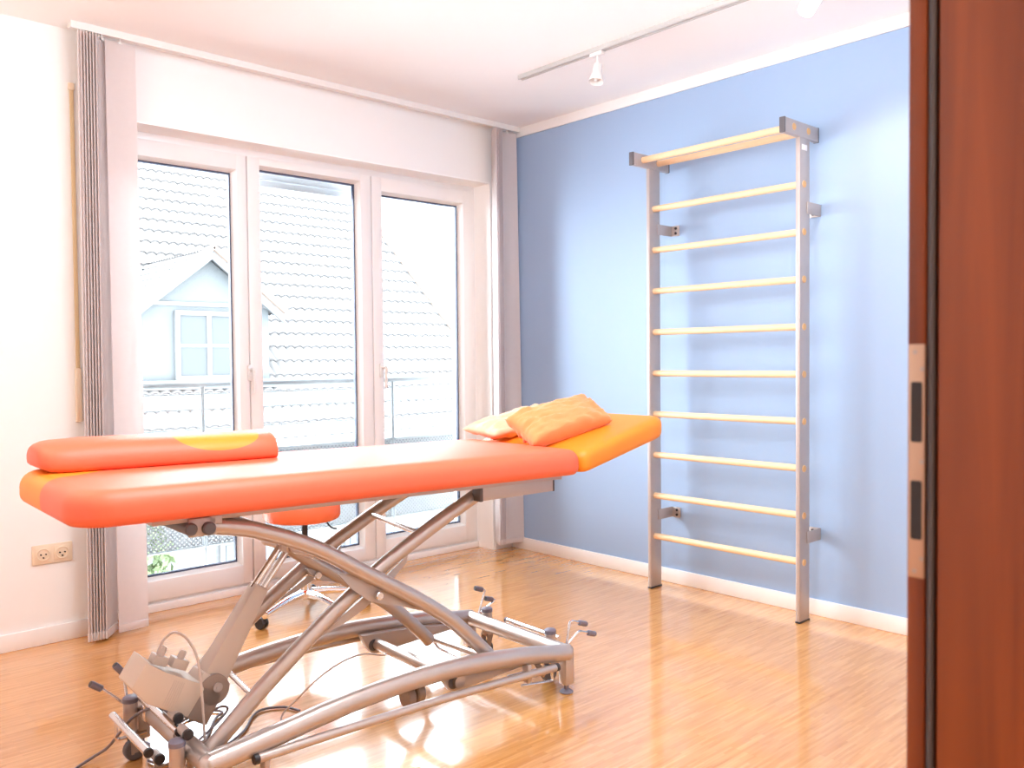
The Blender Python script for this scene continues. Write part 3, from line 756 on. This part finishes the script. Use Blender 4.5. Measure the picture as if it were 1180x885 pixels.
# middle retracted castor pair under the near side tube
bm = B(); box(bm, L(-.625, 0, 0)[0], L(-.565, 0, 0)[0], L(0, .03, 0)[1], L(0, .085, 0)[1], .168, .182, bev=.003); cyl(bm, L(-.597, .055, .140), L(-.597, .055, .175), .010, 12)
mc_ = tpart('castor_mount', bm, 'motor')
bm = B(); cyl(bm, L(-.630, .045, .136), L(-.606, .045, .136), .034, 24, bev=.004); cyl(bm, L(-.588, .06, .134), L(-.560, .06, .134), .034, 24, bev=.004); link('wheel', bm, 'motor', mc_)
# pedal bars across both short ends
bm = B(); tube(bm, LL([(.098, .43, .135), (.098, .135, .135)]), .0095, n=14); tube(bm, fillet(LL([(.098, .40, .13), (.098, .40, .09), (.03, .40, .09)]), .01), .005, n=8); tube(bm, fillet(LL([(.098, .16, .13), (.098, .16, .09), (.03, .16, .09)]), .01), .005, n=8)
pb = tpart('pedal_bar', bm, 'bright_steel')
bm = B(); cyl(bm, L(.098, .436, .135), L(.098, .426, .135), .0102, 14); link('end_cap', bm, 'grip', pb)
for (u, v0_, v1_, z, r_) in ((-1.333, .483, .171, .140, .0115), (-1.268, .44, .13, .190, .0105)):
    bm = B(); tube(bm, LL([(u, v0_, z), (u, v1_, z)]), r_, n=16)
    tube(bm, fillet(LL([(u, v0_ - .03, z), (u, v0_ - .03, z - .06), (-1.25, v0_ - .03, z - .06)]), .01), .006, n=8)
    tube(bm, fillet(LL([(u, v1_ + .03, z), (u, v1_ + .03, z - .06), (-1.25, v1_ + .03, z - .06)]), .01), .006, n=8)
    pb = tpart('pedal_bar', bm, 'bright_steel')
    bm = B(); cyl(bm, L(u, v1_ - .005, z), L(u, v1_ + .006, z), r_ + .0012, 16, bev=.002); link('end_cap', bm, 'black', pb)
for (u, v, z) in ((-1.258, .165, .212), (-1.262, .085, .196), (-1.308, .165, .118)):
    bm = B(); cyl(bm, L(u, v, z), L(u, v + .045, z), .013, 16); tube(bm, LL([(u, v + .04, z), (u + .01, v + .04, z - .07)]), .006, n=8)
    pg = tpart('lever_stub', bm, 'steel_grey'); bm = B(); cyl(bm, L(u, v - .006, z), L(u, v + .004, z), .0142, 16, bev=.002); link('end_cap', bm, 'black', pg)

# ------------------------------------------------------------------ bolster and pillows (they lie on the table)
def world(u, v, z): return F0 + Ux * u + Vx * v + Vector((0, 0, z))
def pad_top(u): return .862 + .003 - .0135 * (u + 1.54)
prof = []
W_, Hh_ = .10, .083
for k in range(25):
    a = PI * k / 24; prof.append((-W_ * math.cos(a), .012 + (Hh_ - .012) * (math.sin(a) ** .72)))
prof = [(W_ - .012, 0.0)] + [(-W_ + .012, 0.0), (-W_ + .004, .004)] + prof[0:] + [(W_ - .004, .004)]
prof = prof[1:] + [prof[0]]
bm = B(); rings = []
Lb = .655
stations = [(0, .55, .42), (.004, .72, .60), (.012, .84, .76), (.025, .93, .90), (.045, .985, .975), (.07, 1, 1)] + [(x, 1, 1 + .03 * math.sin(x * 9)) for x in (.12, .2, .3, .4, .5, .58)] + [(Lb - .006, 1, 1), (Lb, .97, .97)]
for x, sy, sz in stations:
    rings.append([bm.verts.new((x - Lb / 2, y * sy, .044 + (z - .044) * sz if sz < 1 and x < .1 else z * sz)) for y, z in prof])
n = len(prof)
for a, b in zip(rings, rings[1:]):
    for k in range(n): bm.faces.new((a[k], a[(k + 1) % n], b[(k + 1) % n], b[k]))
bm.faces.new(rings[0]); bm.faces.new(rings[-1])
bol = link('bolster', bm, vinyl('bolster_vinyl', ellipse_mask(0, .155, .135, 2, .092, .058)), smooth=50)
c = world(-1.205, .445, pad_top(-1.205) - .001); bol.location = c; bol.rotation_euler = (0, math.atan(.0135), TH + math.radians(.5))
tag(bol, 'orange half round bolster with an amber patch lying on the left end of the table', 'bolster')

def pillow(name, lx, ly, th, m, loc, rot, seed, label, pinch=.06, sag=0.0):
    random.seed(seed); bm = B(); nx, ny = 44, 30; g = {}
    ph = [random.uniform(0, 6.3) for _ in range(8)]
    for s in (1, -1):
        for i in range(nx + 1):
            for j in range(ny + 1):
                a = 2 * i / nx - 1; b = 2 * j / ny - 1
                edge = i in (0, nx) or j in (0, ny)
                if s == -1 and edge: g[s, i, j] = g[1, i, j]; continue
                k = (1 - abs(a) ** 2.6) * (1 - abs(b) ** 2.6); h = th / 2 * (max(k, 0) ** .36)
                x = a * lx / 2 * (1 - pinch * (1 - b * b) * abs(a) ** 2); y = b * ly / 2 * (1 - pinch * 1.3 * (1 - a * a) * abs(b) ** 2)
                nz = mnoise.noise(Vector((a * 2.2 + seed, b * 5.5 + a * 2, s * 3.0))) * .012 + mnoise.noise(Vector((a * 6 + b * 3, b * 12 + seed, s * 5.0))) * .006
                wr = nz * (1 + abs(a)) * .9
                z = s * h + (wr * min(1, k * 4)) + sag * (a * a)
                g[s, i, j] = bm.verts.new((x, y, z))
    for s in (1, -1):
        for i in range(nx):
            for j in range(ny):
                q = (g[s, i, j], g[s, i + 1, j], g[s, i + 1, j + 1], g[s, i, j + 1])
                try: bm.faces.new(q if s > 0 else tuple(reversed(q)))
                except ValueError: pass
    o = link(name, bm, m, smooth=180); o.location = loc; o.rotation_euler = rot
    return tag(o, label, 'pillow')
pillow('pillow', .41, .17, .115, 'pillow', world(.178, .205, .921), (math.radians(30), math.radians(-9), TH + math.radians(0)), 3,
       'wrinkled peach orange pillow propped on the head end of the table')
pillow('pillow', .44, .20, .065, 'pillow_pale', world(.21, .465, .905), (math.radians(4), math.radians(-9), TH), 5,
       'paler flat peach pillow lying behind the wrinkled one by the window', sag=0)

# ------------------------------------------------------------------ outside: balcony and the house opposite
rl = root('balcony_railing', (-1.2, .5, -.03), label='steel railing with cables and a perforated lower panel outside the window', cat='railing')
bm = B(); tube(bm, [(-2.4, 0, 1.064), (1.9, 0, 1.064)], .018, n=16); tube(bm, [(-2.4, 0, 1.015), (1.9, 0, 1.015)], .004, n=8); link('handrail', bm, 'rail_steel', rl)
for x in (-1.71, -.52, .67, 1.85):
    bm = B(); tube(bm, [(x, .0, -.35), (x, .0, 1.050)], .0125, n=12); tube(bm, [(x, .0, -.25), (x, -.118, -.25)], .010, n=8); tube(bm, [(x, .0, -.1), (x, -.118, -.1)], .010, n=8); link('post', bm, 'rail_steel', rl)
for z in (.935, .832):
    bm = B(); tube(bm, [(-2.4, .0, z), (1.9, .0, z)], .0035, n=8); link('cable', bm, 'rail_steel', rl)
bm = B(); tube(bm, [(-2.4, .0, .700), (1.9, .0, .700)], .009, n=8); tube(bm, [(-2.4, .0, .22), (1.9, .0, .22)], .007, n=8); link('panel_rail', bm, 'rail_steel', rl)
def perforated():
    m, nt, p = new_mat('perforated_sheet'); p.inputs['Base Color'].default_value = (.17, .172, .175, 1); p.inputs['Roughness'].default_value = .5
    tc = nt.nodes.new('ShaderNodeTexCoord'); sp = nt.nodes.new('ShaderNodeSeparateXYZ'); nt.links.new(tc.outputs['Object'], sp.inputs[0])
    s = .024
    def cell(o1, o2):
        fx = _m(nt, 'SUBTRACT', _m(nt, 'FRACT', _m(nt, 'ADD', _m(nt, 'DIVIDE', sp.outputs[0], s), o1)), .5)
        fz = _m(nt, 'SUBTRACT', _m(nt, 'FRACT', _m(nt, 'ADD', _m(nt, 'DIVIDE', sp.outputs[2], s), o2)), .5)
        return _m(nt, 'ADD', _m(nt, 'MULTIPLY', fx, fx), _m(nt, 'MULTIPLY', fz, fz))
    d = _m(nt, 'MINIMUM', cell(0, 0), cell(.5, .5)); hole = _m(nt, 'GREATER_THAN', d, .05)
    nt.links.new(hole, p.inputs['Alpha']); return m
M['perf'] = perforated()
bm = B(); box(bm, -2.4, 1.9, .010, .012, .225, .695); link('perforated_panel', bm, 'perf', rl)

def tiles(x0, x1, y0, z0, slope, length, wave=.15, course=.33, amp=.020, dirx=(1, 0), up=(0, 1), clip=None):
    """wavy overlapping tile courses; rows run along dirx, courses climb along up (plan directions)"""
    bm = B(); nx = int((x1 - x0) / wave * 6); th = math.atan(slope); ca, sa = math.cos(th), math.sin(th)
    nc = int(length / course); dx, dy = dirx; ux, uy = up
    for c in range(nc):
        off = (c % 2) * 0
        rows = [(-.02, .022, 0), (-.02, .048, 1), (course * .5, .026, 1), (course + .03, .004, 1)]
        grid = []
        for (t, h, tp_) in rows:
            row = []
            for i in range(nx + 1):
                x = x0 + (x1 - x0) * i / nx
                w = amp * (abs(math.sin(PI * (i / 6) + off)) * 2 - 1)
                d = (c * course + t)
                hz = h + w
                X = x * dx + d * ca * ux - hz * sa * ux; Y = x * dy + d * ca * uy - hz * sa * uy
                row.append(bm.verts.new((X, y0 + Y, z0 + d * sa + hz * ca)))
            grid.append(row)
        for a, b in zip(grid, grid[1:]):
            for i in range(nx):
                if clip is None or clip(a[i].co, b[i + 1].co): bm.faces.new((a[i], a[i + 1], b[i + 1], b[i]))
    for v in [v for v in bm.verts if not v.link_faces]: bm.verts.remove(v)
    return bm
HX, HY = 2.5, 8.0
ho = root('neighbour_house', (0, 0, 0), label='house across the street with tiled roof seen through the window', cat='house')
dorm = (.50, 1.62, 2.74)   # left wall, right wall, ridge x mid computed below
dxl, dxr = .60, 2.45; dmx = (dxl + dxr) / 2; dz_ap = 2.68; dyf = 7.95
def inside_dormer(a, b):
    # tiles of the main roof stop where the dormer stands
    x = (a.x + b.x) / 2; y = (a.y + b.y) / 2
    if not (dxl - .02 < x < dxr + .02) or y < dyf: return True
    zt = dz_ap - abs(x - dmx) * .98
    zr = .31 + .89 * (y - 7.4)
    return zr > zt
bm = tiles(-2.2, 6.74, 7.12, .06, .89, 9.6, clip=inside_dormer)
link('tiled_roof', bm, 'rtile', ho, smooth=60)
bm = B(); prism(bm, [(7.16, .02), (14.0, 6.1), (14.0, -5.5), (7.5, -5.5), (7.5, .0)], 'x', -2.15, 6.6); link('wall', bm, 'house_wall', ho)
bm = B(); 
for k in range(28):
    t = k * .35; mtv = Matrix.Translation((6.74, 7.12 + (t + .17) * .747, .06 + (t + .17) * .665 + .045)) @ Matrix.Rotation(math.atan(.89), 4, 'X')
    box(bm, -.06, .10, -.18, .19, -.01, .035, bev=.01, mtx=mtv)
link('verge_tile', bm, 'verge', ho)
bm = B(); tube(bm, [(-2.2, 7.05, .02), (6.74, 7.05, .02)], .06, n=10); link('gutter', bm, 'rail_steel', ho)
# dormer
bm = B(); prism(bm, [(dxl, .80), (dxr, .80), (dxr, dz_ap - .76), (dmx, dz_ap - .06), (dxl, dz_ap - .76)], 'y', dyf, 10.6)
dw = link('dormer', bm, 'dormer_wall', ho)
bm = B(); box(bm, dxl - .02, dxr + .02, dyf - .03, dyf, 1.93, 1.98); box(bm, dxl - .06, dxr + .06, dyf - .14, dyf, .78, .90); link('dormer_band', bm, 'barge', dw)
def gable_slope(sgn):
    bm = B(); n = 7; W2 = (dxr - dxl) / 2 + .16; nyy = 30
    for c in range(n):
        a0, a1 = c / n, (c + 1) / n + .03
        rows = []
        for t, h in ((1 - a0, .02), (1 - a0, .045), (1 - a1, .0)):
            row = []
            for i in range(nyy * 6 + 1):
                y = dyf - .22 + 3.1 * i / (nyy * 6); w = .012 * math.sin(2 * PI * i / 6)
                row.append(bm.verts.new((dmx + sgn * W2 * t, y, dz_ap + .02 - W2 * .80 * t + h + w)))
            rows.append(row)
        for p, q in zip(rows, rows[1:]):
            for i in range(nyy * 6):
                m_ = (p[i].co + q[i + 1].co) / 2
                if m_.z > .31 + .89 * (m_.y - 7.4) - .1: bm.faces.new((p[i], p[i + 1], q[i + 1], q[i]))
    for v in [v for v in bm.verts if not v.link_faces]: bm.verts.remove(v)
    return bm
link('dormer_roof', gable_slope(-1), 'rtile', ho); link('dormer_roof', gable_slope(1), 'rtile', ho)
bm = B(); W2 = (dxr - dxl) / 2 + .16
for sgn in (-1, 1):
    for k in range(5):
        t0, t1 = k / 5, (k + 1) / 5
        pa = Vector((dmx + sgn * W2 * t0, dyf - .24, dz_ap + .07 - W2 * .80 * t0)); pb_ = Vector((dmx + sgn * W2 * t1, dyf - .24, dz_ap + .07 - W2 * .80 * t1))
        vs = []
        d_ = (pb_ - pa); nrm = Vector((-d_.z, 0, d_.x)).normalized() * (1 if sgn > 0 else -1)
        for q in (pa, pb_):
            for yy in (-.04, .14):
                for zz in (-.035, .02 + (.012 if q is pb_ else 0)): vs.append(bm.verts.new(q + Vector((0, yy, 0)) + nrm * zz))
        for f in ((0, 1, 3, 2), (4, 6, 7, 5), (0, 4, 5, 1), (2, 3, 7, 6), (0, 2, 6, 4), (1, 5, 7, 3)): bm.faces.new([vs[i] for i in f])
link('verge_tile', bm, 'verge', ho)
bm = B()
for sgn in (-1, 1):
    prism(bm, [(dmx, dz_ap + .03), (dmx + sgn * W2, dz_ap + .03 - W2 * .80), (dmx + sgn * W2, dz_ap - .10 - W2 * .80), (dmx, dz_ap - .10)], 'y', dyf - .20, dyf - .15)
link('barge_board', bm, 'barge', ho)
bm = B(); wl, wr = 1.05, 2.0; wz0, wz1 = .90, 1.86
for a, b, c_, d_, e_ in ((wl, wl + .06, wz0, wz1, .06), (wr - .06, wr, wz0, wz1, .06), (wl + .06, wr - .06, wz0, wz0 + .06, .06), (wl + .06, wr - .06, wz1 - .06, wz1, .06), ((wl + wr) / 2 - .03, (wl + wr) / 2 + .03, wz0 + .06, wz1 - .06, .055), (wl + .06, wr - .06, 1.36, 1.40, .045)):
    box(bm, a, b, dyf - e_, dyf - .005, c_, d_)
hw = link('house_window', bm, 'house_win', ho); bm = B(); box(bm, wl + .03, wr - .03, dyf - .035, dyf - .025, wz0 + .03, wz1 - .03); link('pane', bm, 'house_glass', hw)
for (a, b, c_, d_) in ((1.43, 2.5, -3.2, -1.30), (3.4, 4.4, -2.9, -1.35), (-1.6, -.9, -2.9, -1.35)):
    bm = B(); box(bm, a, b, 7.44, 7.52, c_, d_); hw = link('house_window', bm, 'house_win', ho)
    bm = B(); box(bm, a + .07, b - .07, 7.42, 7.46, c_ + .07, d_ - .07); link('pane', bm, 'house_dark', hw)
# second house further right, its verge against the sky
h2 = root('distant_house', (0, 0, 0), label='pale second house behind, its sloping verge faint against the sky', cat='house')
bm = B(); prism(bm, [(8.6, -5), (16.5, -5), (16.5, 5.0), (13.6, 8.2), (8.6, 3.0)], 'y', 15.5, 22.0); link('wall', bm, 'house_wall', h2)
bm = B()
prism(bm, [(8.3, 2.85), (8.3, 3.0), (13.6, 8.5), (16.8, 5.0), (16.8, 4.85), (13.6, 8.3)], 'y', 15.2, 22.2); link('roof', bm, 'house_win', h2)
# shrub in the yard below
tre = root('garden_tree', (.0, 6.2, -5.5), label='green leafy tree low in the left pane below the balcony', cat='tree')
bm = B(); random.seed(11)
for k in range(4200):
    a = random.uniform(0, 2 * PI); b = math.acos(random.uniform(-1, 1)); r_ = .62 * random.uniform(.45, 1) ** .5
    cx_ = random.choice([(-.30, 0, 4.40), (-.22, .1, 3.9), (-.8, -.1, 4.0), (-.5, -.2, 3.4), (-1.0, .3, 4.4)])
    c_ = Vector((cx_[0] + r_ * math.sin(b) * math.cos(a), cx_[1] + r_ * math.sin(b) * math.sin(a), cx_[2] + r_ * math.cos(b) * .9))
    n1 = Vector((random.gauss(0, 1), random.gauss(0, 1), random.gauss(0, 1))).normalized(); n2 = n1.orthogonal().normalized(); n3 = n1.cross(n2); s = random.uniform(.04, .075)
    bm.faces.new([bm.verts.new(c_ + n2 * s), bm.verts.new(c_ + n3 * s * .5), bm.verts.new(c_ - n2 * s), bm.verts.new(c_ - n3 * s * .5)])
link('foliage', bm, 'leaf', tre)
bm = B(); tube(bm, [(0, 0, 0), (.03, .02, 1.2), (-.3, .0, 2.9), (-.45, 0, 4.1)], .08, n=10, rs=[.10, .08, .06, .02]); link('trunk', bm, 'bark', tre)
bm = B(); box(bm, -30, 30, .5, 40, -5.7, -5.5); link('ground', bm, 'concrete', kind='structure')

# ------------------------------------------------------------------ give every loose piece of hardware its own mesh
def split_pieces(names):
    for o in [o for o in bpy.data.objects if o.type == 'MESH' and o.parent and o.name.split('.')[0] in names]:
        bm = bmesh.new(); bm.from_mesh(o.data); bm.faces.ensure_lookup_table(); seen = set(); groups = []
        for f in bm.faces:
            if f.index in seen: continue
            st_ = [f]; seen.add(f.index); isl = []
            while st_:
                g = st_.pop(); isl.append(g.index)
                for e in g.edges:
                    for h in e.link_faces:
                        if h.index not in seen: seen.add(h.index); st_.append(h)
            cs = [v.co for i in isl for v in bm.faces[i].verts]
            lo = [min(c[k] for c in cs) - .0008 for k in range(3)]; hi = [max(c[k] for c in cs) + .0008 for k in range(3)]
            groups.append([set(isl), lo, hi])
        merged = True
        while merged:
            merged = False
            for i in range(len(groups)):
                for j in range(i + 1, len(groups)):
                    A_, B_ = groups[i], groups[j]
                    if all(A_[1][k] <= B_[2][k] and B_[1][k] <= A_[2][k] for k in range(3)):
                        A_[0] |= B_[0]; A_[1] = [min(a, b) for a, b in zip(A_[1], B_[1])]; A_[2] = [max(a, b) for a, b in zip(A_[2], B_[2])]
                        groups.pop(j); merged = True; break
                if merged: break
        if len(groups) < 2: bm.free(); continue
        for g in groups[1:]:
            c = o.copy(); c.data = o.data.copy(); COL.objects.link(c)
            b2 = bmesh.new(); b2.from_mesh(c.data); b2.faces.ensure_lookup_table()
            bmesh.ops.delete(b2, geom=[f for f in b2.faces if f.index not in g[0]], context='FACES'); b2.to_mesh(c.data); b2.free()
        bmesh.ops.delete(bm, geom=[f for f in bm.faces if f.index not in groups[0][0]], context='FACES'); bm.to_mesh(o.data); bm.free()
split_pieces({'end_cap', 'pivot_bolt', 'hinge_bracket', 'lower_hinge', 'screw', 'pin_hole', 'keep_slot', 'wheel', 'hinge_pin', 'bar_bracket', 'piston', 'panel_rail', 'plug_socket', 'dormer_band', 'power_cord', 'foot_cap'})

# ------------------------------------------------------------------ light
w = bpy.data.worlds.new('overcast'); scn.world = w; w.use_nodes = True
bg = w.node_tree.nodes['Background']; bg.inputs[0].default_value = (.82, .91, 1, 1); bg.inputs[1].default_value = 16.0
def light(name, typ, loc, energy, col=(1, 1, 1), rot=None, **k):
    l = bpy.data.lights.new(name, typ); l.energy = energy; l.color = col
    for a, b in k.items(): setattr(l, a, b)
    o = bpy.data.objects.new(name, l); COL.objects.link(o); o.location = loc
    if rot: o.rotation_euler = rot
    return o
po = light('window_portal', 'AREA', (wx, .32, 1.1), 1, rot=(-PI / 2, 0, 0), shape='RECTANGLE', size=2.24, size_y=2.2)
po.data.cycles.is_portal = True
# the lit spotlight, then unseen fill lights added to brighten room and hall
def aim(o, to):
    o.rotation_euler = (Vector(to) - o.location).to_track_quat('-Z', 'Y').to_euler()
s1 = light('track_spot_light', 'SPOT', (TX + .05, -2.27, H - .14), 15, (1, .84, .70), spot_size=math.radians(85), spot_blend=.9, shadow_soft_size=.03); aim(s1, (0, -2.35, 1.5))
light('room_fill', 'POINT', (-2.3, -2.3, 2.2), 72, (.80, .91, 1), shadow_soft_size=.5)  # added fill without a fitting, lifts the whole room
light('corner_fill', 'POINT', (-3.45, -1.1, 2.1), 13, (1, .86, .74), shadow_soft_size=.3)  # added out of frame to lighten the far corner and blue wall
light('hall_fill', 'POINT', (-3.0, -4.9, 2.3), 22, (1, .86, .72), shadow_soft_size=.2)  # unseen light added behind the camera, warms the door frame side

# ------------------------------------------------------------------ camera
yaw, pitch, roll, fpx = .744972788, -.0288076881, -.00946261008, 993.1369
cw = Vector((math.sin(yaw) * math.cos(pitch), math.cos(yaw) * math.cos(pitch), math.sin(pitch)))
r0 = Vector((math.cos(yaw), -math.sin(yaw), 0)); u0 = r0.cross(cw)
r1 = r0 * math.cos(roll) + u0 * math.sin(roll); u1 = -r0 * math.sin(roll) + u0 * math.cos(roll)
cam = bpy.data.cameras.new('camera'); co = bpy.data.objects.new('camera', cam); COL.objects.link(co)
mt = Matrix((r1, u1, -cw)).transposed().to_4x4(); mt.translation = (-3.5708332, -3.88316326, 1.15); co.matrix_world = mt
cam.sensor_width = 36; cam.sensor_fit = 'HORIZONTAL'; cam.lens = fpx * 36 / 1180; cam.clip_start = .02; cam.clip_end = 200
cam.dof.use_dof = True; cam.dof.focus_distance = 3.4; cam.dof.aperture_fstop = 7
scn.camera = co
# ------------------------------------------------------------------ render look
scn.view_settings.view_transform = 'Standard'; scn.view_settings.look = 'None'; scn.view_settings.gamma = 1
scn.view_settings.use_curve_mapping = False; scn.view_settings.exposure = 0.42
scn.cycles.use_denoising = True; scn.cycles.denoiser = 'OPENIMAGEDENOISE'
scn.cycles.max_bounces = 10; scn.cycles.diffuse_bounces = 6; scn.cycles.glossy_bounces = 4; scn.cycles.transparent_max_bounces = 12
scn.cycles.sample_clamp_indirect = 8
scn.cycles.caustics_reflective = False; scn.cycles.caustics_refractive = False
